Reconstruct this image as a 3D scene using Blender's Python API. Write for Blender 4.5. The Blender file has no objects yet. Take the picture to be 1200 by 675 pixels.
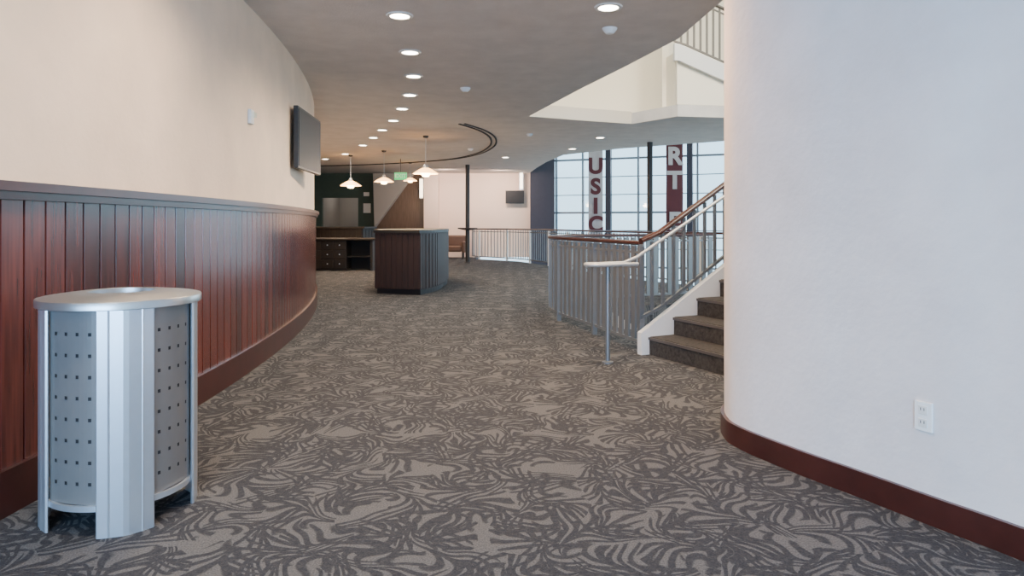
import bpy, bmesh, math, random
from mathutils import Vector, Matrix
random.seed(4)
S=bpy.context.scene
COL=S.collection
W={}
# ------------------------------------------------------------------ materials
def nodes(name):
    m=bpy.data.materials.new(name); m.use_nodes=True
    nt=m.node_tree; b=nt.nodes['Principled BSDF']
    return m,nt,b
def N(nt,t,**k):
    n=nt.nodes.new(t)
    for a,v in k.items(): setattr(n,a,v)
    return n
def math_(nt,op,a,b=None,c=None):
    n=nt.nodes.new('ShaderNodeMath'); n.operation=op
    for i,v in enumerate((a,b,c)):
        if v is None: continue
        if isinstance(v,(int,float)): n.inputs[i].default_value=v
        else: nt.links.new(v,n.inputs[i])
    return n.outputs[0]
def mixc(nt,f,a,b):
    n=nt.nodes.new('ShaderNodeMix'); n.data_type='RGBA'
    if isinstance(f,(int,float)): n.inputs[0].default_value=f
    else: nt.links.new(f,n.inputs[0])
    for i,v in ((6,a),(7,b)):
        if isinstance(v,tuple): n.inputs[i].default_value=(*v,1)
        else: nt.links.new(v,n.inputs[i])
    return n.outputs[2]
def simple(name,col,rough=.5,metal=0,var=.12,scale=8,bump=0,bscale=60,coat=0,emit=None,es=0,contrast=1.0):
    m,nt,b=nodes(name)
    g=N(nt,'ShaderNodeNewGeometry')
    no=N(nt,'ShaderNodeTexNoise'); no.inputs['Scale'].default_value=scale; no.inputs['Detail'].default_value=6; no.inputs['Roughness'].default_value=.6
    nt.links.new(g.outputs['Position'],no.inputs['Vector'])
    f=no.outputs[0]
    if contrast!=1.0:
        f=math_(nt,'MULTIPLY_ADD',f,contrast,.5-.5*contrast)
        f=math_(nt,'MINIMUM',math_(nt,'MAXIMUM',f,0),1)
    c=mixc(nt,f,tuple(max(0,x*(1-var)) for x in col),tuple(min(1,x*(1+var)) for x in col))
    nt.links.new(c,b.inputs['Base Color'])
    b.inputs['Roughness'].default_value=rough; b.inputs['Metallic'].default_value=metal
    if coat: b.inputs['Coat Weight'].default_value=coat; b.inputs['Coat Roughness'].default_value=.15
    if bump:
        n2=N(nt,'ShaderNodeTexNoise'); n2.inputs['Scale'].default_value=bscale; n2.inputs['Detail'].default_value=3
        nt.links.new(g.outputs['Position'],n2.inputs['Vector'])
        bp=N(nt,'ShaderNodeBump'); bp.inputs['Strength'].default_value=bump; bp.inputs['Distance'].default_value=.01
        nt.links.new(n2.outputs[0],bp.inputs['Height']); nt.links.new(bp.outputs[0],b.inputs['Normal'])
    if emit:
        b.inputs['Emission Color'].default_value=(*emit,1); b.inputs['Emission Strength'].default_value=es
    return m
def wood(name,c1,c2,rough=.35,planks=None,coat=.25):
    m,nt,b=nodes(name)
    g=N(nt,'ShaderNodeNewGeometry')
    mp=N(nt,'ShaderNodeMapping'); mp.inputs['Scale'].default_value=(45,45,2.4)
    nt.links.new(g.outputs['Position'],mp.inputs[0])
    no=N(nt,'ShaderNodeTexNoise'); no.inputs['Scale'].default_value=1; no.inputs['Detail'].default_value=6
    nt.links.new(mp.outputs[0],no.inputs['Vector'])
    f=math_(nt,'MULTIPLY_ADD',no.outputs[0],2.4,-.7)
    if planks:
        cx,cy,R,w=planks
        sx=N(nt,'ShaderNodeSeparateXYZ'); nt.links.new(g.outputs['Position'],sx.inputs[0])
        a=math_(nt,'ARCTAN2',math_(nt,'SUBTRACT',sx.outputs[1],cy),math_(nt,'SUBTRACT',sx.outputs[0],cx))
        k=math_(nt,'FLOOR',math_(nt,'MULTIPLY',a,R/w))
        wn=N(nt,'ShaderNodeTexWhiteNoise',noise_dimensions='1D'); nt.links.new(k,wn.inputs['W'])
        f=math_(nt,'ADD',math_(nt,'MULTIPLY',f,.65),math_(nt,'MULTIPLY',wn.outputs[0],.7))
        f=math_(nt,'SUBTRACT',f,.12)
    f=math_(nt,'MINIMUM',math_(nt,'MAXIMUM',f,0),1)
    nt.links.new(mixc(nt,f,c1,c2),b.inputs['Base Color'])
    b.inputs['Roughness'].default_value=rough
    b.inputs['Coat Weight'].default_value=coat; b.inputs['Coat Roughness'].default_value=.22
    return m
def carpet(name,light,dark,cell=3.5):
    m,nt,b=nodes(name); L=nt.links.new
    MUL,ADD,SUB='MULTIPLY','ADD','SUBTRACT'
    g=N(nt,'ShaderNodeNewGeometry')
    no=N(nt,'ShaderNodeTexNoise'); no.inputs['Scale'].default_value=4.6; no.inputs['Detail'].default_value=.3
    L(g.outputs['Position'],no.inputs['Vector'])
    s=N(nt,'ShaderNodeVectorMath',operation='SUBTRACT'); L(no.outputs['Color'],s.inputs[0]); s.inputs[1].default_value=(.5,.5,.5)
    sc=N(nt,'ShaderNodeVectorMath',operation='SCALE'); L(s.outputs[0],sc.inputs[0]); sc.inputs['Scale'].default_value=.19
    ad=N(nt,'ShaderNodeVectorMath',operation='ADD'); L(g.outputs['Position'],ad.inputs[0]); L(sc.outputs[0],ad.inputs[1])
    def layer(off,cell):
        o=N(nt,'ShaderNodeVectorMath',operation='ADD'); L(ad.outputs[0],o.inputs[0]); o.inputs[1].default_value=off
        fl=N(nt,'ShaderNodeVectorMath',operation='MULTIPLY'); L(o.outputs[0],fl.inputs[0]); fl.inputs[1].default_value=(1,1,0)
        P=fl.outputs[0]
        vo=N(nt,'ShaderNodeTexVoronoi',feature='F1',voronoi_dimensions='2D'); vo.inputs['Scale'].default_value=cell; vo.inputs['Randomness'].default_value=.6; L(P,vo.inputs['Vector'])
        loc=N(nt,'ShaderNodeVectorMath',operation='SUBTRACT'); L(P,loc.inputs[0]); L(vo.outputs['Position'],loc.inputs[1])
        sp=N(nt,'ShaderNodeSeparateXYZ'); L(loc.outputs[0],sp.inputs[0])
        c2=N(nt,'ShaderNodeSeparateColor'); L(vo.outputs['Color'],c2.inputs[0])
        x,y=sp.outputs[0],sp.outputs[1]
        phi=math_(nt,MUL,c2.outputs[0],6.283)
        co=math_(nt,'COSINE',phi); si=math_(nt,'SINE',phi)
        a=math_(nt,ADD,math_(nt,MUL,x,co),math_(nt,MUL,y,si))
        bb=math_(nt,SUB,math_(nt,MUL,y,co),math_(nt,MUL,x,si))
        hand=math_(nt,'SIGN',math_(nt,SUB,c2.outputs[1],.5))
        aa=math_(nt,MUL,a,a)
        b2=math_(nt,SUB,math_(nt,ADD,bb,math_(nt,MUL,hand,.04)),math_(nt,MUL,aa,math_(nt,MUL,hand,5.5)))
        ab=math_(nt,'ABSOLUTE',b2)
        ph=math_(nt,MUL,math_(nt,SUB,math_(nt,ADD,a,math_(nt,MUL,math_(nt,MUL,ab,ab),4.0)),math_(nt,MUL,math_(nt,'POWER',ab,.8),1.2)),6.283/.080)
        v=math_(nt,'SINE',ph)
        thr=math_(nt,ADD,math_(nt,MUL,ab,7.0),-.42)
        st=N(nt,'ShaderNodeMapRange'); st.inputs[1].default_value=-.3; st.inputs[2].default_value=.3; L(math_(nt,SUB,v,thr),st.inputs[0])
        env=math_(nt,'LESS_THAN',math_(nt,ADD,ab,math_(nt,MUL,aa,1.6)),.165*3.2/cell)
        rib=math_(nt,MUL,math_(nt,'LESS_THAN',ab,.011),math_(nt,'LESS_THAN',aa,.035))
        return math_(nt,'MAXIMUM',math_(nt,MUL,st.outputs[0],env),rib)
    d=math_(nt,'MAXIMUM',layer((0,0,0),cell),layer((3.37,1.71,0),cell*.85))
    n5=N(nt,'ShaderNodeTexNoise'); n5.inputs['Scale'].default_value=45; n5.inputs['Detail'].default_value=2; L(g.outputs['Position'],n5.inputs['Vector'])
    d=math_(nt,MUL,d,math_(nt,'MULTIPLY_ADD',n5.outputs[0],.6,.5))
    pat=math_(nt,'MINIMUM',d,1.0)
    n3=N(nt,'ShaderNodeTexNoise'); n3.inputs['Scale'].default_value=150; n3.inputs['Detail'].default_value=2; L(g.outputs['Position'],n3.inputs['Vector'])
    lt=mixc(nt,n3.outputs[0],tuple(q*.15 for q in light),tuple(q*1.85 for q in light))
    dk=mixc(nt,n3.outputs[0],tuple(q*.3 for q in dark),tuple(q*1.7 for q in dark))
    L(mixc(nt,pat,lt,dk),b.inputs['Base Color'])
    b.inputs['Roughness'].default_value=.95; b.inputs['Specular IOR Level'].default_value=.12
    bp=N(nt,'ShaderNodeBump'); bp.inputs['Strength'].default_value=.5; bp.inputs['Distance'].default_value=.008
    L(math_(nt,SUB,n3.outputs[0],math_(nt,MUL,pat,.3)),bp.inputs['Height']); L(bp.outputs[0],b.inputs['Normal'])
    return m
def glass(name):
    m=bpy.data.materials.new(name); m.use_nodes=True; nt=m.node_tree; nt.nodes.clear()
    o=N(nt,'ShaderNodeOutputMaterial'); t=N(nt,'ShaderNodeBsdfTransparent'); t.inputs[0].default_value=(.88,.97,1.0,1)
    gl=N(nt,'ShaderNodeBsdfGlossy'); gl.inputs['Roughness'].default_value=.03
    mx=N(nt,'ShaderNodeMixShader'); mx.inputs[0].default_value=.05
    nt.links.new(t.outputs[0],mx.inputs[1]); nt.links.new(gl.outputs[0],mx.inputs[2]); nt.links.new(mx.outputs[0],o.inputs[0])
    return m
CX,CY,CR=-27.1,3.7,25.0
M={}
M['carpet']=carpet('patterned_carpet',(.100,.102,.106),(.024,.027,.035))
M['step']=simple('dark_step_carpet',(.026,.023,.021),.95,var=.7,scale=30,bump=.3,contrast=2.5)
M['peach']=simple('peach_plaster',(.87,.68,.52),.75,var=.10,scale=1.7,bump=.2,bscale=30,contrast=2.2)
M['lilac']=simple('pale_plaster',(.74,.675,.66),.7,var=.10,scale=1.9,bump=.25,bscale=28,contrast=2.4)
M['ceil']=simple('ceiling_plaster',(.63,.575,.525),.9,var=.12,scale=3,bump=.3,bscale=50,contrast=1.8)
M['cream']=simple('cream_plaster',(.88,.79,.64),.8,var=.03,scale=2)
M['ledge']=simple('shaded_cream_plaster',(.66,.57,.46),.8,var=.03,scale=2)  # darker cream: the ledge strip's shade is put into the colour
M['beige']=simple('beige_plaster',(.82,.64,.53),.8,var=.05,scale=2)
M['greywall']=simple('grey_beige_plaster',(.30,.28,.26),.7,var=.05,scale=2)
M['nosing']=simple('dark_nosing',(.07,.062,.058),.6)
M['green']=simple('dark_green_paint',(.04,.07,.06),.6)
M['brown']=wood('brown_wood',(.06,.035,.022),(.11,.065,.045))
M['plum']=simple('dark_slate_paint',(.035,.035,.055),.6)
M['wains']=wood('mahogany_planks',(.020,.005,.004),(.135,.030,.021),.24,planks=(CX,CY,CR,.13),coat=.4)
M['mahog']=simple('mahogany',(.048,.012,.009),.30,var=.35,scale=5,coat=.2,contrast=2)
M['darkwood']=wood('dark_bar_wood',(.015,.008,.008),(.034,.015,.013),.6,coat=0)
M['blackwood']=simple('near_black_wood',(.012,.009,.008),.55)
M['bartop']=simple('dark_matte_top',(.022,.019,.017),.5)
M['steel']=simple('brushed_steel',(.64,.69,.74),.32,metal=.78,var=.05,scale=30)
M['lidmetal']=simple('brushed_lid',(.44,.47,.48),.30,metal=.85,var=.07,scale=30)
M['perf']=simple('perforated_steel',(.235,.23,.225),.38,metal=.5,var=.06,scale=20)
M['hole']=simple('dark_hole',(.01,.01,.012),.8)
M['railmetal']=simple('grey_painted_metal',(.20,.215,.23),.36,metal=.55)
M['handmetal']=simple('light_brushed_metal',(.58,.58,.56),.36,metal=.5)
M['framemetal']=simple('grey_window_frame',(.17,.20,.24),.45,metal=.3)
M['darkmetal']=simple('dark_metal',(.04,.038,.038),.45,metal=.4)
M['midmetal']=simple('bronze_grey_metal',(.16,.14,.12),.45,metal=.4)
M['whitepaint']=simple('white_paint',(.72,.70,.67),.45,var=.03)
M['plastic']=simple('white_plastic',(.85,.84,.82),.35,var=.02)
M['black']=simple('black_plastic',(.012,.012,.014),.4,var=.1)
M['screen']=simple('screen_glass',(.005,.005,.007),.5,var=.1)
M['lamp']=simple('lamp_glow',(1,.9,.75),.5,emit=(1,.88,.72),es=24)
M['shade']=simple('frosted_shade_glass',(.9,.6,.3),.4,emit=(1,.50,.16),es=7)
M['bulb']=simple('bulb_glass_glow',(1,.85,.6),.4,emit=(1,.70,.36),es=28)
M['sconce']=simple('sconce_glow',(1,.9,.8),.5,emit=(1,.80,.55),es=6)
M['exitg']=simple('exit_green',(.05,.5,.15),.5,emit=(.1,1,.3),es=.8)
M['leather']=simple('brown_leather',(.11,.06,.04),.4)
M['maroon']=simple('maroon_fabric',(.10,.022,.028),.8)
M['palefab']=simple('pale_fabric',(.50,.45,.46),.8)
M['glass']=glass('window_glass')
M['lowfloor']=simple('stone_floor',(.40,.39,.38),.5)
# ------------------------------------------------------------------ builders
def reg(ob,wo,parent):
    W[ob.name]=Vector(wo); COL.objects.link(ob)
    if parent:
        ob.parent=parent; ob.location=Vector(wo)-W[parent.name]
    else: ob.location=wo
    return ob
def mk(name,verts,faces,mat,parent=None,smooth=False,fm=None,mats=None):
    vs=[Vector(v) for v in verts]
    mn=[min(v[i] for v in vs) for i in range(3)]; mx=[max(v[i] for v in vs) for i in range(3)]
    o=Vector(((mn[0]+mx[0])/2,(mn[1]+mx[1])/2,mn[2]))
    me=bpy.data.meshes.new(name); me.from_pydata([v-o for v in vs],[],faces)
    for mm in (mats or [mat]): me.materials.append(mm)
    if fm:
        for p,i in zip(me.polygons,fm): p.material_index=i
    bm=bmesh.new(); bm.from_mesh(me); bmesh.ops.recalc_face_normals(bm,faces=bm.faces); bm.to_mesh(me); bm.free()
    ob=bpy.data.objects.new(name,me)
    if smooth:
        for p in me.polygons: p.use_smooth=True
        me.set_sharp_from_angle(angle=math.radians(40))
    return reg(ob,o,parent)
def empty(name,loc,label=None,cat=None,**k):
    ob=bpy.data.objects.new(name,None); ob.empty_display_size=.1
    reg(ob,loc,None); tag(ob,label,cat,**k); return ob
def tag(ob,label=None,cat=None,**k):
    if label: ob['label']=label
    if cat: ob['category']=cat
    for a,v in k.items(): ob[a]=v
    return ob
def struct(ob,label=None):
    ob['kind']='structure'
    if label: ob['label']=label
    return ob
BOXF=[(0,1,2,3),(4,7,6,5),(0,4,5,1),(1,5,6,2),(2,6,7,3),(3,7,4,0)]
def boxv(c,s,a=0):
    out=[]; ca,sa=math.cos(a),math.sin(a)
    for z in (-1,1):
        for x,y in ((-1,-1),(1,-1),(1,1),(-1,1)):
            X,Y=x*s[0]/2,y*s[1]/2
            out.append((c[0]+X*ca-Y*sa,c[1]+X*sa+Y*ca,c[2]+z*s[2]/2))
    return out
def box(name,c,s,mat,parent=None,a=0,bevel=0):
    ob=mk(name,boxv(c,s,a),BOXF,mat,parent)
    if bevel:
        md=ob.modifiers.new('b','BEVEL'); md.width=bevel; md.segments=2
    return ob
def boxes(name,lst,mat,parent=None):
    v=[];f=[]
    for b in lst:
        k=len(v); v+=boxv(*b); f+=[tuple(i+k for i in q) for q in BOXF]
    return mk(name,v,f,mat,parent)
def prism(name,pts,z0,z1,mat,parent=None,smooth=False):
    n=len(pts)
    v=[(p[0],p[1],z0) for p in pts]+[(p[0],p[1],z1) for p in pts]
    f=[tuple(range(n)),tuple(range(n,2*n))]+[(i,(i+1)%n,n+(i+1)%n,n+i) for i in range(n)]
    return mk(name,v,f,mat,parent,smooth)
def lathe(name,prof,c,mat,parent=None,seg=32,close=False):
    v=[];f=[];m=len(prof)
    for i in range(seg):
        a=2*math.pi*i/seg
        for r,z in prof: v.append((c[0]+r*math.cos(a),c[1]+r*math.sin(a),c[2]+z))
    for i in range(seg):
        j=(i+1)%seg
        for k in range(m-1 if not close else m):
            l=(k+1)%m
            f.append((i*m+k,j*m+k,j*m+l,i*m+l))
    if not close:
        for k in (0,m-1):
            if prof[k][0]>1e-4: f.append(tuple(i*m+k for i in range(seg)))
    ob=mk(name,v,f,mat,parent,True); return ob
def tube(name,pts,r,mat,parent=None,seg=8,rz=None):
    pts=[Vector(p) for p in pts]; v=[];f=[]; n=len(pts)
    for i,p in enumerate(pts):
        t=(pts[min(i+1,n-1)]-pts[max(i-1,0)]).normalized()
        up=Vector((0,0,1)) if abs(t.z)<.95 else Vector((0,1,0))
        s=t.cross(up).normalized(); u=s.cross(t)
        for k in range(seg):
            a=2*math.pi*(k+.5)/seg
            v.append(p+s*math.cos(a)*r+u*math.sin(a)*(rz or r))
    for i in range(n-1):
        for k in range(seg):
            l=(k+1)%seg; f.append((i*seg+k,i*seg+l,(i+1)*seg+l,(i+1)*seg+k))
    f.append(tuple(range(seg))); f.append(tuple((n-1)*seg+k for k in range(seg)))
    return mk(name,v,f,mat,parent,seg>5)
def spline(P,n=8,closed=False):
    P=[Vector(p) for p in P]; out=[]; m=len(P)
    for i in range(m if closed else m-1):
        g=(lambda k:P[k%m]) if closed else (lambda k:P[max(0,min(m-1,k))])
        a,b,c,d=g(i-1),g(i),g(i+1),g(i+2)
        for k in range(n):
            t=k/n
            out.append(.5*((2*b)+(c-a)*t+(2*a-5*b+4*c-d)*t*t+(3*b-3*c+d-a)*t**3))
    if not closed: out.append(P[-1])
    return out
def normals2(path):
    out=[]
    for i in range(len(path)):
        t=Vector(path[min(i+1,len(path)-1)])-Vector(path[max(i-1,0)])
        t=Vector((t.x,t.y)).normalized(); out.append(Vector((t.y,-t.x)))
    return out
def wallpath(name,path,z0,z1,o0,o1,mat,parent=None):
    ns=normals2(path); v=[];f=[]
    for p,n in zip(path,ns):
        for o,z in ((o0,z0),(o1,z0),(o1,z1),(o0,z1)):
            v.append((p[0]+n.x*o,p[1]+n.y*o,z))
    for i in range(len(path)-1):
        for k in range(4):
            l=(k+1)%4; f.append((i*4+k,(i+1)*4+k,(i+1)*4+l,i*4+l))
    f.append((0,1,2,3)); k=4*(len(path)-1); f.append((k,k+1,k+2,k+3))
    return mk(name,v,f,mat,parent,True)
def resample(path,step):
    path=[Vector(p) for p in path]; out=[path[0]]; acc=0
    for a,b in zip(path,path[1:]):
        L=(b-a).length; t=step-acc
        while t<=L:
            out.append(a+(b-a)*t/L); t+=step
        acc=(acc+L)%step
    return out
def cut(ob,cutters):
    for c in cutters:
        md=ob.modifiers.new('c','BOOLEAN'); md.object=c; md.operation='DIFFERENCE'; md.solver='EXACT'
    dg=bpy.context.evaluated_depsgraph_get(); dg.update()
    me=bpy.data.meshes.new_from_object(ob.evaluated_get(dg))
    ob.modifiers.clear(); ob.data=me
    for c in cutters: bpy.data.objects.remove(c,do_unlink=True)
# ------------------------------------------------------------------ room shell
fl=prism('floor',[(-14,-4),(9,-4),(9,9.5),(5.2,11.8),(3.75,12.9),(2.75,14.5),(1.85,17.1),(1.05,19.6),(.2,21.7),(-1.25,23.15),(-1.3,28),(-14,28)],-.35,0,M['carpet'])
ch=prism('cutter',[(1.65,7.0),(.78,8.8),(.85,9.4),(3.4,10.7),(5.0,8.6)],-1,1,M['ceil'])
cut(fl,[ch]); struct(fl,'grey and charcoal swirl leaf patterned carpet')
lf=prism('floor',[(-3,4),(30,4),(30,34),(-3,34)],-4.2,-4,M['lowfloor']); struct(lf,'pale stone floor of the level below')
edge=[(9,12.2),(6.6,13.7),(4.64,14.9),(2.6,16.4),(1.35,17.9),(1.0,20),(.8,22),(.62,24.3)]
ce=prism('ceiling',[(-14,-4),(9,-4)]+edge+[(.62,28),(-14,28)],3.0,3.2,M['ceil'])
HE=[(.27,11.5),(1.2,11.95),(2.15,12.35),(2.78,11.46),(6.1,12.02)]
ch=prism('cutter',[(1.80,4.7),(1.70,5.5),(1.62,6.64),(1.32,7.75),(.90,9.17)]+HE+[(6.1,4.7)],2.5,4,M['ceil'])
cut(ce,[ch]); struct(ce,'textured taupe plaster ceiling with recessed lights')
roof=prism('ceiling',[(-14,-4),(14,-4),(14,20),(1.4,25),(-14,28)],7.6,7.8,M['cream']); struct(roof,'cream ceiling of the upper level')
def arc(r,y0,y1,n=90):
    out=[]
    for i in range(n+1):
        y=y0+(y1-y0)*i/n; out.append(Vector((CX+math.sqrt(r*r-(y-CY)**2),y)))
    return out
wl=arc(CR,-4,19)
struct(wallpath('wall_left',wl,0,3.0,-.2,0,M['peach']),'curved peach plaster wall')
def wainscot():
    w=.13; a0=math.asin((-4-CY)/CR); a1=math.asin((18.5-CY)/CR)
    k0=math.ceil(a0*CR/w); k1=math.floor(a1*CR/w); v=[];f=[];z0,z1=.0,1.31
    prof=[]
    for k in range(k0,k1):
        for t,o in ((0.0,.012),(.02,.012),(.05,.026),(.95,.026),(.98,.012)):
            prof.append(((k+t)*w/CR,CR+o))
    for a,r in prof:
        x,y=CX+r*math.cos(a),CY+r*math.sin(a)
        v+= [(x,y,z0),(x,y,z1)]
    for i in range(len(prof)-1): f.append((2*i,2*i+2,2*i+3,2*i+1))
    return mk('trim_1',v,f,M['wains'])
struct(wainscot(),'vertical mahogany plank wainscot')
struct(wallpath('trim_2',wl,1.30,1.335,0,.055,M['mahog']),'moulded mahogany chair rail')
struct(wallpath('trim_3',wl,1.335,1.375,0,.075,M['mahog']),'mahogany chair rail cap')
struct(wallpath('baseboard_left',wl,0,.19,0,.05,M['mahog']),'tall mahogany baseboard')
# right curved wall
rp=[(6,4.45),(3.2,4.45),(1.9,4.42),(1.48,4.30),(1.27,4.06),(1.205,3.80),(1.235,3.62),(1.305,3.45),(1.41,3.23),(1.52,3.03),(1.69,2.70),(1.83,2.44),(2.1,1.85),(2.5,.8),(2.9,-.6),(3.3,-4)]
rpath=spline(rp,8)
struct(wallpath('wall_right',rpath,0,7.6,-.18,0,M['lilac']),'curved pale lilac plaster wall with rounded end')
struct(wallpath('baseboard_right',rpath,0,.115,0,.02,M['mahog']),'mahogany baseboard')
# ------------- far walls
Y=24.4
struct(boxes('wall_back',[((-10.4,Y+.1,1.5),(7.2,.2,3)),((-6.15,Y+.1,2.56),(1.3,.2,.88)),((-5.2,Y+.1,1.5),(.6,.2,3))],M['green']),'dark green painted wall')
struct(boxes('wall_alcove',[((-6.15,27.6,1.5),(3,.1,3)),((-7.0,26,1.5),(.1,3.1,3)),((-5.2,26,1.5),(.1,3.1,3))],M['greywall']),'grey beige alcove behind the doorway')
struct(box('wall_panelled',(-3.95,Y+.1,1.5),(1.9,.2,3),M['brown']),'brown timber wall')
struct(mk('wall_soffit',[(-4.9,Y-.02,2.98),(-3.45,Y-.02,2.98),(-4.85,Y-.02,1.05),(-4.9,Y-.35,2.98),(-3.45,Y-.35,2.98),(-4.85,Y-.35,1.05)],[(0,1,2),(3,4,5),(0,1,4,3),(1,2,5,4),(2,0,3,5)],M['greywall']),'sloping plaster soffit')
struct(box('wall_pilaster',(-2.85,Y-.15,1.5),(.5,.5,3),M['beige']),'beige pilaster')
struct(box('wall_beige',(-1.2,Y+.1,3.5),(3.7,.2,7),M['beige']),'plain beige wall')
struct(box('wall_dark',(1.08,Y,1.8),(.86,.5,11.6),M['plum']),'dark slate wall')
struct(box('wall_west',(-14,12,1.5),(.2,32,3),M['beige']))
# ------------- atrium glazing
A=Vector((1.5,24.4)); B=Vector((13.5,19.36)); D=(B-A).normalized(); ang=math.atan2(D.y,D.x); LEN=(B-A).length
def along(t,z,o=0): return (A.x+D.x*t+D.y*o,A.y+D.y*t-D.x*o,z)
win=empty('window_1',along(0,-4)); win['kind']='structure'; win['label']='tall atrium glazing with grey frames'
g=mk('pane',[along(0,-4),along(LEN,-4),along(LEN,7.6),along(0,7.6)],[(0,1,2,3)],M['glass'],win)
lst=[]
t=.1
while t<LEN:
    lst.append((along(t,1.8),(.06,.10,11.6),ang)); t+=.98
boxes('mullion',lst,M['framemetal'],win)
boxes('mullion',[(along(q,1.8),(.18,.2,11.6),ang) for q in (2.0,4.75,7.6,10.4)],M['plum'],win)
boxes('transom',[(along(LEN/2,-4+i*.62),(LEN,.04,.028 if i%3 else .065),ang) for i in range(19)],M['framemetal'],win)
# ------------- upper level through the ceiling opening
struct(box('wall_upper',(4.3,15.2,5.4),(12,.2,4.4),M['cream']),'cream wall of the upper level')
struct(wallpath('trim_5',[Vector(p) for p in HE[:3]],3.002,3.22,0,.03,M['ledge']),'shade-toned cream edge ledge of the upper floor opening')
ope2=spline([(-.5,10.9),(.2,11.9),(.85,12.5),(1.6,12.85),(2.25,12.75),(2.5,12.3),(2.62,11.9)],6)
struct(wallpath('wall_parapet',ope2,3.2,4.55,-.12,0,M['cream']),'smooth cream parapet of the upper level')
# ------------- staircases
def stairs(P0,u,width,n,z0,dz,go,label,mat,down=False):
    u=Vector(u).normalized(); nrm=Vector((u.y,-u.x)); P0=Vector(P0); a=math.atan2(u.y,u.x)
    st=empty('staircase',(P0.x,P0.y,z0 if not down else z0-n*abs(dz)),label,'staircase')
    for i in range(n):
        zt=z0+dz*(i+1) if not down else z0-dz*i-dz
        c=P0+u*(go*(i+.5))+nrm*(width/2)
        box('step',(c.x,c.y,zt-.1),(go+.03,width,.2),mat,st,a,.012)
        if not down:
            c=P0+u*(go*i-.017)+nrm*(width/2)
            box('nosing',(c.x,c.y,zt-.018),(.010,width,.024),M['nosing'],st,a)
    for off,w in ((-.03,.06),(width+.03,.06)):
        v=[];
        sgn=-1 if down else 1
        L=go*n
        top0=z0+(.24 if not down else .12); bot0=z0+(0 if not down else -.3)
        q=[(-.06,bot0),(-.06,top0),(L,top0+sgn*n*abs(dz)),(L,max(-4,bot0+sgn*n*abs(dz)-(.15 if not down else 0)))]
        if not down: q=[(-.1,0),(-.1,.20),(.02,.27),(L,.27+n*dz),(L,n*dz-.25),(.45,0)]; q=[(s,z+z0) for s,z in q]
        for o in (off-w/2,off+w/2):
            for s,z in q:
                p=P0+u*s+nrm*o; v.append((p.x,p.y,z))
        m=len(q); f=[tuple(range(m)),tuple(range(m,2*m))]+[(i,(i+1)%m,m+(i+1)%m,m+i) for i in range(m)]
        mk('stringer',v,f,M['whitepaint'],st)
    return st,P0,u,nrm
U=Vector((.9,.43)).normalized(); DZ=.165; GO=.28
st,P0,_,NR=stairs((1.27,6.27),U,1.65,12,0,DZ,GO,'dark carpeted staircase with white stringers rising beside the curved wall',M['step'])
lc=P0+U*(GO*12+.75)+NR*.1
box('landing',(lc.x,lc.y,1.88),(1.5,3.6,.2),M['step'],st,math.atan2(U.y,U.x))
sd,_,_,_=stairs((1.25,8.75),U,1.35,11,0,DZ,GO,'carpeted staircase descending to the level below',M['step'],True)
S0=Vector((2.78,11.43)); u2=Vector((.985,.17)).normalized(); n2=Vector((u2.y,-u2.x)); SL=.38
su=empty('staircase',(S0.x,S0.y,3.205),'cream upper staircase flight with white stringer above the ceiling opening','staircase')
for i in range(7):
    c=S0+u2*(.29*(i+.5))-n2*.62
    zt=4.10-.0986*i
    box('step',(c.x,c.y,(3.205+zt)/2),(.29,1.0,zt-3.205),M['cream'],su,math.atan2(u2.y,u2.x))
def flight(name,o0,o1,q,mat):
    v=[]
    for o in (o0,o1):
        for s,z in q:
            p=S0+u2*s+n2*o; v.append((p.x,p.y,z))
    k=len(q)
    return mk(name,v,[tuple(range(k)),tuple(range(k,2*k))]+[(i,(i+1)%k,k+(i+1)%k,k+i) for i in range(k)],mat,su)
flight('spandrel',-.09,-.04,((0,3.205),(0,4.0),(2.1,3.205)),M['cream'])
flight('stringer',-.02,.05,((-.08,3.92),(-.08,4.20),(0,4.20),(2.6,4.20-2.6*SL),(1.85,3.92-1.85*SL),(0,3.92)),M['whitepaint'])
# ------------- railings
def railing(path,spacing,label,top=1.02,bar=.026,postevery=0,zf=None,topmat='mahog',rt=.03,barmat='railmetal',bottom=True,sub=True,th=.014):
    path=[Vector(p) for p in path]; zf=zf or (lambda p,i:0)
    pts=resample(path,spacing)
    e=empty('guard_railing',(pts[0].x,pts[0].y,zf(pts[0],0)),label,'railing')
    fine=resample(path,.2)+[path[-1]]
    tube('top_rail',[(p.x,p.y,top+zf(p,0)) for p in fine],rt,M[topmat],e,8,rt*.8)
    if sub: tube('under_rail',[(p.x,p.y,top-.09+zf(p,0)) for p in fine],.016,M[barmat],e,4)
    if bottom: tube('bottom_rail',[(p.x,p.y,.10+zf(p,0)) for p in fine],.02,M[barmat],e,4)
    ns=normals2([(p.x,p.y) for p in pts])
    for i,(p,n) in enumerate(zip(pts,ns)):
        a=math.atan2(n.y,n.x); z=zf(p,0)
        post=postevery and i%postevery==0
        b=.05 if post else bar
        lo=0.0 if post else .09
        box('post' if post else 'baluster',(p.x,p.y,z+(lo+top-.03)/2),(b if post else th,b,top-.03-lo),M['whitepaint' if post and postevery==9 else barmat],e,a)
    return e
near=spline([(1.20,6.36),(1.10,6.68),(.86,7.5),(.56,8.5),(.52,9.25),(.85,9.85),(1.7,10.35),(3.3,11.1)],10)
railing(near,.135,'grey metal guard railing with mahogany top rail around the stairwell',bar=.08,postevery=8,th=.022)
far=spline([(-1.35,24.2),(-1.25,23.1),(.1,21.5),(.95,19.6),(1.75,17.1),(2.6,14.5),(3.6,12.85),(5.1,11.7)],10)
railing(far,.155,'long curved white and grey guard railing at the atrium edge',bar=.024,postevery=9)
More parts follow.
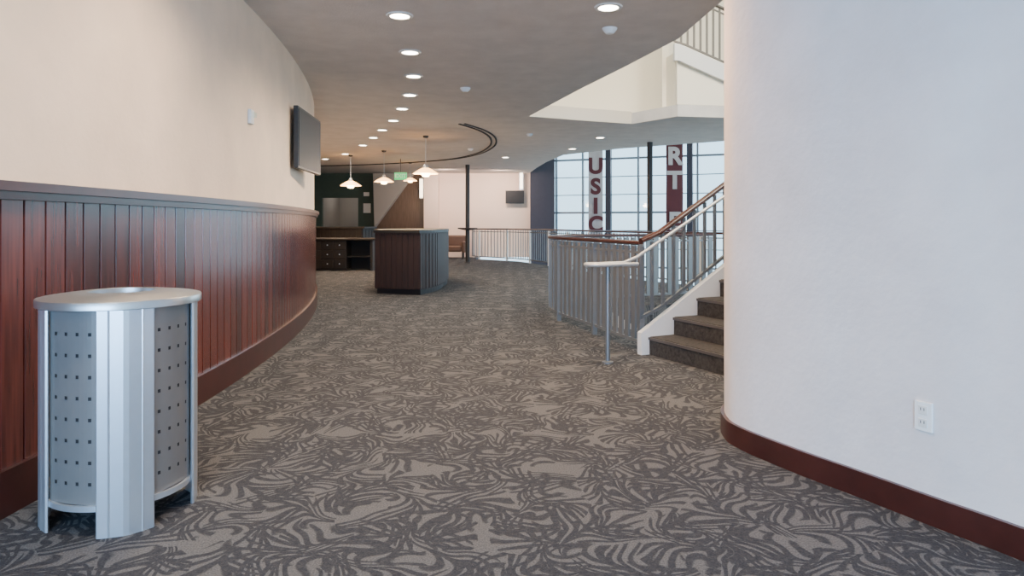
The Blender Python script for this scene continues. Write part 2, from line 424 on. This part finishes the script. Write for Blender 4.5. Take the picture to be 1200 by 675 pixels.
def stairz(p,i=0):
    s=(Vector((p.x,p.y))-P0).dot(U); return max(0,s/GO*DZ)+.24
gpath=[P0+U*s-NR*.035 for s in (-.08,.05,.5,1,1.5,2,2.5,3,3.3)]
railing(gpath,.125,'grey baluster stair guard with sloping mahogany rail',top=.80,bar=.034,zf=stairz,rt=.033,barmat='railmetal',sub=False)
base=P0+NR*.07
hp=[]
HZ=lambda s:.86+max(0,s+.27)*.55
for s in (3.3,2.5,1.5,.6,.1,-.2): 
    q=base+U*s; hp.append((q.x,q.y,HZ(s)))
q=base+U*-.35; hp.append((q.x,q.y,.85))
for k in range(0,13):
    a=math.pi*k/12
    q=base+U*(-.68-.10*math.sin(a))+NR*(.09-.09*math.cos(a)); hp.append((q.x,q.y,.85))
q=base+U*-.32+NR*.18; hp.append((q.x,q.y,.85))
pq=base+U*-.57+NR*.09
hr=empty('handrail',(pq.x,pq.y,0),'pale brushed metal stair handrail with level looped extension','handrail')
tube('rail',hp,.016,M['handmetal'],hr,10)
prism('rail_plate',[(base+U*s+NR*o)[:] for s,o in ((-.32,.0),(-.68,.0),(-.75,.03),(-.78,.09),(-.75,.15),(-.68,.18),(-.32,.18))],.847,.857,M['handmetal'],hr)
lathe('post',[(.05,0),(.05,.012),(.020,.02),(.020,.847),(.035,.847)],(pq.x,pq.y,0),M['railmetal'],hr,16)
for s in (.35,1.3,2.3): 
    q=base+U*s; z=HZ(s)
    tube('bracket',[(q.x,q.y,z-.02),(q.x-NR.x*.05,q.y-NR.y*.05,z-.08),(q.x-NR.x*.1,q.y-NR.y*.1,z-.08)],.009,M['railmetal'],hr,6)
up=[S0+u2*s for s in (-.06,.15,.8,1.6,2.2)]
railing(up,.115,'bronze grey baluster railing along the upper staircase flight',top=1.0,bar=.035,zf=lambda p,i:4.15-max(0,(p.x-2.78))/.985*SL,topmat='midmetal',barmat='midmetal',rt=.035)
# ------------- columns
for (x,y,r,h,led,lab) in ((-1.36,20.9,.065,3.0,True,'slender dark steel column with round drink ledge'),(3.05,15.1,.062,3.0,False,'slender dark steel column beside the atrium railing')):
    e=empty('steel_column',(x,y,0),lab,'column')
    lathe('shaft',[(r*1.6,0),(r*1.6,.02),(r,.03),(r,h-.002)],(x,y,0),M['darkmetal'],e,20)
    if led:
        lathe('drink_ledge',[(r+.002,1.0),(.10,1.0),(.30,1.04),(.30,1.07),(r+.002,1.07)],(x,y,0),M['darkwood'],e,28,close=True)
# ------------- trash can
def trash():
    c=Vector((-1.64,2.87)); e=empty('trash_can',(c.x,c.y,0),'round brushed metal trash can with perforated panels and flat fins','trash can')
    th0=math.atan2(-.887,.46)+.09
    lathe('lid',[(.125,.885),(.127,.918),(.133,.921),(.20,.915),(.285,.904),(.303,.900),(.305,.897),(.305,.870),(.302,.868),(.125,.868)],(c.x,c.y,0),M['lidmetal'],e,64,close=True)
    lathe('liner',[(0,.80),(.125,.80),(.127,.884)],(c.x,c.y,0),M['perf'],e,32)
    for k in range(4):
        a=th0+k*math.pi/2
        R=Vector((math.cos(a),math.sin(a))); T=Vector((-R.y,R.x))
        hw=.100
        prof=[(-hw,.256),(-hw*.97,.264),(-.062,.277),(-.058,.280),(-.054,.279),(-.010,.290),(.010,.290),(.054,.279),(.058,.280),(.062,.277),(hw*.97,.264),(hw,.256),(hw*.9,.252),(0,.280),(-hw*.9,.252)]
        pts=[(c+T*s+R*r)[:] for s,r in prof]
        prism('fin',pts,0,.868,M['steel'],e)
    for k in range(4):
        a0=th0+k*math.pi/2+.32; a1=th0+(k+1)*math.pi/2-.32
        r=.262; n=14; v=[];f=[];fm=[]
        for i in range(n+1):
            a=a0+(a1-a0)*i/n
            rr_=r-.012*math.sin(math.pi*i/n)
            for z in (.12,.867): v.append((c.x+rr_*math.cos(a),c.y+rr_*math.sin(a),z))
        for i in range(n): f.append((2*i,2*i+2,2*i+3,2*i+1)); fm.append(0)
        for ci in (.17,.39,.61,.83):
            a=a0+(a1-a0)*ci; rad=r-.012*math.sin(math.pi*ci)+.0022
            for ri in range(8):
                z=.20+ri*.082; bb=len(v); rr=.0095
                for q in range(4):
                    tt=2*math.pi*(q+.5)/4
                    aa=a+rr*.9*math.cos(tt)/r
                    v.append((c.x+rad*math.cos(aa),c.y+rad*math.sin(aa),z+rr*math.sin(tt)))
                f.append(tuple(range(bb,bb+4))); fm.append(1)
        mk('perforated_panel',v,f,None,e,False,fm,[M['perf'],M['hole']])
        pth=[(c.x+.262*math.cos(a0-.05+(a1-a0+.1)*i/n),c.y+.262*math.sin(a0-.05+(a1-a0+.1)*i/n)) for i in range(n+1)]
        wallpath('bottom_band',[Vector(p) for p in pth],.098,.120,-.006,.006,M['steel'],e)
    lathe('bottom_plate',[(0,.10),(.245,.10),(.245,.115),(0,.115)],(c.x,c.y,0),M['perf'],e,32)
trash()
# ------------- wall devices
def tv(c,ang_,w,h,name,label,th=.05,gap=.09):
    e=empty(name,(c[0],c[1],c[2]-h/2),label,'television')
    box('frame',c,(w,th,h),M['black'],e,ang_,.006)
    ca,sa=math.cos(ang_),math.sin(ang_)
    f=Vector((sa,-ca))
    box('screen',(c[0]+f.x*(th/2+.002),c[1]+f.y*(th/2+.002),c[2]),(w-.05,.006,h-.05),M['screen'],e,ang_)
    box('wall_bracket',(c[0]-f.x*(th/2+gap/2),c[1]-f.y*(th/2+gap/2),c[2]),(.3,gap,.25),M['darkmetal'],e,ang_)
tv((-2.325,7.78,2.12),math.radians(94.2),1.15,.66,'television','black flat television on a bracket on the curved peach wall',.05,.07)
tv((.10,24.20,2.14),0,.66,.46,'television','small black television on the beige wall')
def wallpt(y,off): return (CX+math.sqrt((CR+off)**2-(y-CY)**2),y)
p=wallpt(5.66,.012)
a=math.atan2(5.66-CY,p[0]-CX)
e=empty('fire_alarm_strobe',(p[0],p[1],2.03),'small white alarm strobe on the peach wall','alarm')
box('housing',(p[0],p[1],2.085),(.03,.085,.12),M['plastic'],e,a,.006)
box('lens',(p[0]+.028,p[1],2.10),(.03,.05,.04),M['glass'],e,a,.004)
op=Vector((1.665,2.752)); tn=(Vector((1.69,2.70))-Vector((1.52,3.03))).normalized(); oa=math.atan2(tn.y,tn.x)
nn=Vector((tn.y,-tn.x))
e=empty('wall_outlet',(op.x,op.y,.365),'white duplex electrical outlet on the pale wall','outlet')
cc=op+nn*.008
box('cover_plate',(cc.x,cc.y,.424),(.072,.012,.118),M['plastic'],e,oa,.003)
for dz in (-.026,.026):
    c2=op+nn*.0155
    box('socket',(c2.x,c2.y,.424+dz),(.036,.004,.034),M['whitepaint'],e,oa,.0015)
    for ds in (-.007,.007):
        c3=c2+tn*ds+nn*.0022
        box('slot',(c3.x,c3.y,.428+dz),(.0028,.001,.011),M['hole'],e,oa)
# ------------- downlights
DL=[(-.97,5.90),(.80,5.67),(-1.07,7.16),(-1.20,8.32),(-1.43,9.54),(-1.72,10.67),(-2.07,11.9),(-2.49,13.1),(-2.9,14.26),(-3.42,15.65),(-4.3,17.6),(-5.2,19),(1.84,14.26),(1.45,16.4),(-.18,18.5),(-1.25,3.7),(.62,4.35),(-1.2,2.0),(.5,1.2),(-.9,-.2),(.9,-1.2)]
for i,(x,y) in enumerate(DL):
    e=empty('recessed_downlight',(x,y,2.985),'round recessed ceiling downlight glowing warm white','light',group='ceiling downlights')
    lathe('trim_ring',[(.085,-.001),(.085,-.012),(.112,-.010),(.118,-.001)],(x,y,3.0),M['whitepaint'],e,28,close=True)
    lathe('lamp_lens',[(0,-.006),(.084,-.006),(.084,-.001),(0,-.001)],(x,y,3.0),M['lamp'],e,24)
    ld=bpy.data.lights.new('downlight_lamp','SPOT'); ld.energy=180 if i<15 else 200; ld.color=(1,.79,.58); ld.spot_size=math.radians(155); ld.spot_blend=.9; ld.shadow_soft_size=.09
    if (x,y)==(.62,4.35): ld.energy=300; ld.color=(1,.62,.36)  # unseen downlight, added to warm the right wall's rounded end
    if (x,y)==(.80,5.67): ld.energy=240; ld.color=(1,.66,.40)
    if (x,y) in ((.5,1.2),(.9,-1.2)): ld.energy=25
    lo=bpy.data.objects.new('downlight_lamp',ld); COL.objects.link(lo); lo.parent=e; lo.location=(0,0,-.03)
for x,y in ((-.62,9.06),(.9,6.29),(.35,13.7),(-1.0,16.4)):
    e=lathe('smoke_detector',[(0,-.05),(.035,-.05),(.05,-.035),(.062,-.02),(.07,-.001),(0,-.001)],(x,y,3.0),M['plastic'],None,24)
    tag(e,'small white round smoke detector on the ceiling','smoke detector',group='smoke detectors')
ap=spline([(-.95,12.3),(-.62,13.2),(-.45,14.4),(-.55,16.0),(-1.0,17.7),(-1.95,19.2),(-3.9,20.5),(-6.0,21.2),(-7.6,21.4)],8)
struct(wallpath('trim_6',ap,2.985,2.999,-.02,.02,M['hole']),'dark curved ceiling slot')
struct(wallpath('trim_7',ap,2.985,2.999,.09,.125,M['hole']),'dark curved ceiling slot')
# ------------- pendants
for x,y,z,s,pw in ((-4.23,17.9,2.22,1.15,50),(-3.15,16.8,2.25,1.0,50),(-2.98,20,2.47,.85,35),(-1.77,14.0,2.25,1.1,110)):
    e=empty('pendant_lamp',(x,y,z-.1),'pendant lamp with shallow frosted glass cone shade','lamp',group='bar pendant lamps')
    lathe('canopy',[(0,2.999),(.06,2.999),(.05,2.96),(.01,2.95),(0,2.95)],(x,y,0),M['darkmetal'],e,20)
    tube('cord',[(x,y,2.96),(x,y,z+.14*s)],.005,M['steel'],e,6)
    lathe('cap',[(0,z+.15*s),(.03*s,z+.15*s),(.055*s,z+.09*s),(.055*s,z+.07*s),(0,z+.07*s)],(x,y,0),M['steel'],e,20)
    lathe('shade',[(.05*s,z+.085*s),(.12*s,z+.055*s),(.235*s,z-.02*s),(.235*s,z-.028*s),(.12*s,z+.042*s),(.05*s,z+.07*s)],(x,y,0),M['shade'],e,32,close=True)
    lathe('bulb_glass',[(0,z-.08*s),(.06*s,z-.075*s),(.085*s,z-.03*s),(.085*s,z+.02*s),(.05*s,z+.05*s),(0,z+.05*s)],(x,y,0),M['bulb'],e,20)
    ld=bpy.data.lights.new('pendant_bulb','POINT'); ld.energy=pw; ld.color=(1,.68,.40); ld.shadow_soft_size=.1
    lo=bpy.data.objects.new('pendant_bulb',ld); COL.objects.link(lo); lo.parent=e; lo.location=(0,0,-.05)
# ------------- island bar counter
def offs(poly,d):
    n=len(poly); c=Vector((sum(p[0] for p in poly)/n,sum(p[1] for p in poly)/n)); out=[]
    for p in poly:
        v=Vector(p)-c; out.append((c+v*(1+d/v.length))[:])
    return out
side=[p[:] for p in spline([(-1.54,11.42),(-1.36,12.0),(-1.27,12.9),(-1.30,13.9),(-1.42,14.6)],5)]
poly=[(-2.34,11.68)]+side+[(-2.25,14.9),(-2.55,13.4)]
e=empty('bar_counter',(-1.9,13.1,0),'dark mahogany bar counter with vertical batten sides','counter')
prism('toe_kick',offs(poly,-.05),0,.09,M['black'],e)
prism('body',poly,.09,1.045,M['darkwood'],e)
prism('countertop',offs(poly,.05),1.045,1.095,M['bartop'],e)
pl=[Vector(p) for p in poly]+[Vector(poly[0])]
bat=[]
for a_,b_ in zip(pl,pl[1:]):
    d=b_-a_; n=max(1,round(d.length/.11))
    for i in range(n):
        q=a_+d*((i+.5)/n); bat.append(((q.x,q.y,.565),(.085,.02,.93),math.atan2(d.y,d.x)))
boxes('battens',bat,M['darkwood'],e)
e=empty('bar_cabinet',(-4.3,17.7,0),'low dark mahogany bar cabinet with drawers','cabinet')
box('countertop',(-4.35,17.75,.80),(1.75,.7,.05),M['bartop'],e,0,.008)
box('body',(-4.72,17.78,.40),(.95,.6,.75),M['blackwood'],e)
box('end_panel',(-3.6,17.78,.385),(.06,.6,.77),M['blackwood'],e)
box('back_panel',(-3.93,18.05,.39),(.66,.03,.77),M['blackwood'],e)
box('shelf',(-3.93,17.8,.35),(.62,.5,.03),M['blackwood'],e)
for i in range(3):
    for j in range(3):
        x=-5.03+.31*i; z=.17+.24*j
        d=box('drawer',(x,17.47,z),(.28,.025,.21),M['blackwood'],e,0,.004)
        lathe('knob',[(0,-.012),(.014,-.012),(.014,.012),(0,.012)],(x,17.445,z),M['steel'],d,10)
e=empty('bar_counter',(-4.9,20.2,0),'tall near-black wooden bar counter beneath the pendant lamps','counter')
bp_=[(-7.0,20.4),(-5.4,19.8),(-4.3,19.6),(-4.05,20.1),(-5.2,20.5),(-6.9,21)]
prism('body',bp_,0,1.06,M['blackwood'],e); prism('countertop',offs(bp_,.08),1.06,1.11,M['bartop'],e)
pl=[Vector(p) for p in bp_[:4]]; bat=[]
for a_,b_ in zip(pl,pl[1:]):
    d=b_-a_; n=max(1,round(d.length/.15))
    for i in range(n):
        q=a_+d*((i+.5)/n); bat.append(((q.x,q.y,.53),(.11,.03,1.0),math.atan2(d.y,d.x)))
boxes('battens',bat,M['blackwood'],e)
def text(s,loc,size,mat,parent,name='letter',ext=.006,off=.016):
    cu=bpy.data.curves.new('t','FONT'); cu.body=s; cu.size=size; cu.extrude=ext; cu.align_x='CENTER'; cu.align_y='CENTER'; cu.offset=off*size
    o=bpy.data.objects.new('t',cu); COL.objects.link(o)
    dg=bpy.context.evaluated_depsgraph_get(); dg.update()
    me=bpy.data.meshes.new_from_object(o.evaluated_get(dg)); bpy.data.objects.remove(o,do_unlink=True)
    me.transform(Matrix.Rotation(math.pi/2,4,'X')); me.materials.clear(); me.materials.append(mat)
    ob=bpy.data.objects.new(name,me); reg(ob,loc,parent); return ob
e=empty('exit_sign',(-3.1,19.0,2.4),'green illuminated exit sign hanging from the ceiling','sign')
box('housing',(-3.1,19.0,2.52),(.34,.05,.2),M['exitg'],e,0,.006)
text('EXIT',(-3.1,18.97,2.52),.15,M['plastic'],e,'lettering',.002)
tube('stem',[(-3.1,19,2.62),(-3.1,19,2.999)],.01,M['darkmetal'],e,6)
for x,z,h,y in ((-3.22,2.45,.66,24.26),(.33,2.7,.55,24.16)):
    e=empty('wall_sconce',(x,y,z-h/2),'tall narrow glowing wall sconce','lamp',group='vertical wall sconces')
    box('diffuser',(x,y-.06,z),(.1,.08,h),M['sconce'],e,0,.01)
    box('backplate',(x,y+.0,z),(.14,.03,h+.06),M['steel'],e)
for x,z,w,h in ((-5.18,1.75,.26,.34),(-5.2,2.25,.2,.14)):
    n=box('wall_notice',(x,Y-.012,z),(w,.02,h),M['plastic']); tag(n,'small pale notice on the dark green wall','notice',group='wall notices')
# ------------- banners
def banner(x,y,z0,z1,w,fab,let,letters,size,label):
    e=empty('hanging_banner',(x,y,z0),label,'banner')
    v=[];f=[];n=24
    for i in range(n+1):
        z=z0+(z1-z0)*i/n
        for s in (-.5,0,.5): v.append((x+s*w,y+.015*math.sin(i*.7+s*2),z))
    for i in range(n):
        for k in range(2): f.append((i*3+k,i*3+k+1,i*3+k+4,i*3+k+3))
    mk('fabric',v,f,fab,e)
    tube('pole',[(x-w*.6,y,z1),(x+w*.6,y,z1)],.02,M['darkmetal'],e)
    tube('pole',[(x-w*.6,y,z0),(x+w*.6,y,z0)],.02,M['darkmetal'],e)
    for ch,z in letters: text(ch,(x,y-.03,z),size,let,e,'letter',.006,.04)
banner(2.57,21.0,.75,6.6,.44,M['palefab'],M['maroon'],[('M',3.68),('U',2.95),('S',2.32),('I',1.72),('C',1.16)],.66,'tall pale banner with maroon letters spelling MUSIC')
banner(4.88,20.5,.75,6.6,.50,M['maroon'],M['palefab'],[('A',3.95),('R',3.2),('T',2.48),('E',1.25)],.72,'tall maroon banner with pale letters hanging by the glazing')
# ------------- lounge chairs
for x,y in ((-1.95,23.3),(-2.9,23.5)):
    e=empty('armchair',(x,y,0),'brown leather tub armchair near the beige wall','chair',group='brown leather armchairs')
    box('seat',(x,y-.03,.34),(.5,.5,.2),M['leather'],e,0,.05)
    box('backrest',(x,y+.27,.52),(.72,.14,.56),M['leather'],e,0,.05)
    for s in (-1,1):
        box('armrest',(x+s*.31,y-.03,.40),(.13,.52,.38),M['leather'],e,0,.04)
        for t in (-1,1): box('leg',(x+s*.28,y+t*.22,.11),(.05,.05,.22),M['darkmetal'],e)
# ------------- lights
def area(name,loc,rot,sx,sy,e,col,target=None):
    l=bpy.data.lights.new(name,'AREA'); l.shape='RECTANGLE'; l.size=sx; l.size_y=sy; l.energy=e; l.color=col
    o=bpy.data.objects.new(name,l); COL.objects.link(o); o.location=loc; o.rotation_euler=rot
    if target: o.rotation_euler=(Vector(target)-Vector(loc)).to_track_quat('-Z','Y').to_euler()
    return o
area('daylight_window',(-1.2,-5.5,1.6),(math.radians(90),0,0),4.5,2.6,1100,(.32,.60,1.0))
area('alcove_light',(-6.1,26.2,2.9),(0,0,0),1,1,18,(1,.9,.8))
area('upper_level_fill',(3.0,6.2,7.0),(0,0,0),3,3,950,(1,.91,.76),(2.2,12.5,3.6))  # unseen area lamp added to brighten the cream parapet
area('atrium_daylight',(9,26,6),(0,0,0),10,6,1500,(.8,.9,1),(2,12,0))
for x,y in ((-2.2,22.5),(-.4,22.8)):
    area('wall_washer',(x,y,2.95),(math.radians(35),0,0),.5,.3,90,(1,.76,.62))
w=bpy.data.worlds.new('sky'); S.world=w; w.use_nodes=True
nt=w.node_tree; bg=nt.nodes['Background']
tc=N(nt,'ShaderNodeTexCoord'); sp=N(nt,'ShaderNodeSeparateXYZ'); nt.links.new(tc.outputs['Generated'],sp.inputs[0])
cr=N(nt,'ShaderNodeValToRGB'); nt.links.new(math_(nt,'MULTIPLY_ADD',sp.outputs[2],.5,.5),cr.inputs[0])
cr.color_ramp.elements[0].position=.42; cr.color_ramp.elements[0].color=(.44,.59,.68,1)
cr.color_ramp.elements[1].position=.62; cr.color_ramp.elements[1].color=(.54,.79,1,1)
nt.links.new(cr.outputs[0],bg.inputs[0]); bg.inputs[1].default_value=3.6
# ------------- camera
cd=bpy.data.cameras.new('camera'); cd.lens=24; cd.sensor_width=36; cd.shift_y=-75.5/1200; cd.clip_end=200
co=bpy.data.objects.new('camera',cd); COL.objects.link(co); co.location=(0,0,1.2); co.rotation_euler=(math.radians(90),0,0)
S.camera=co
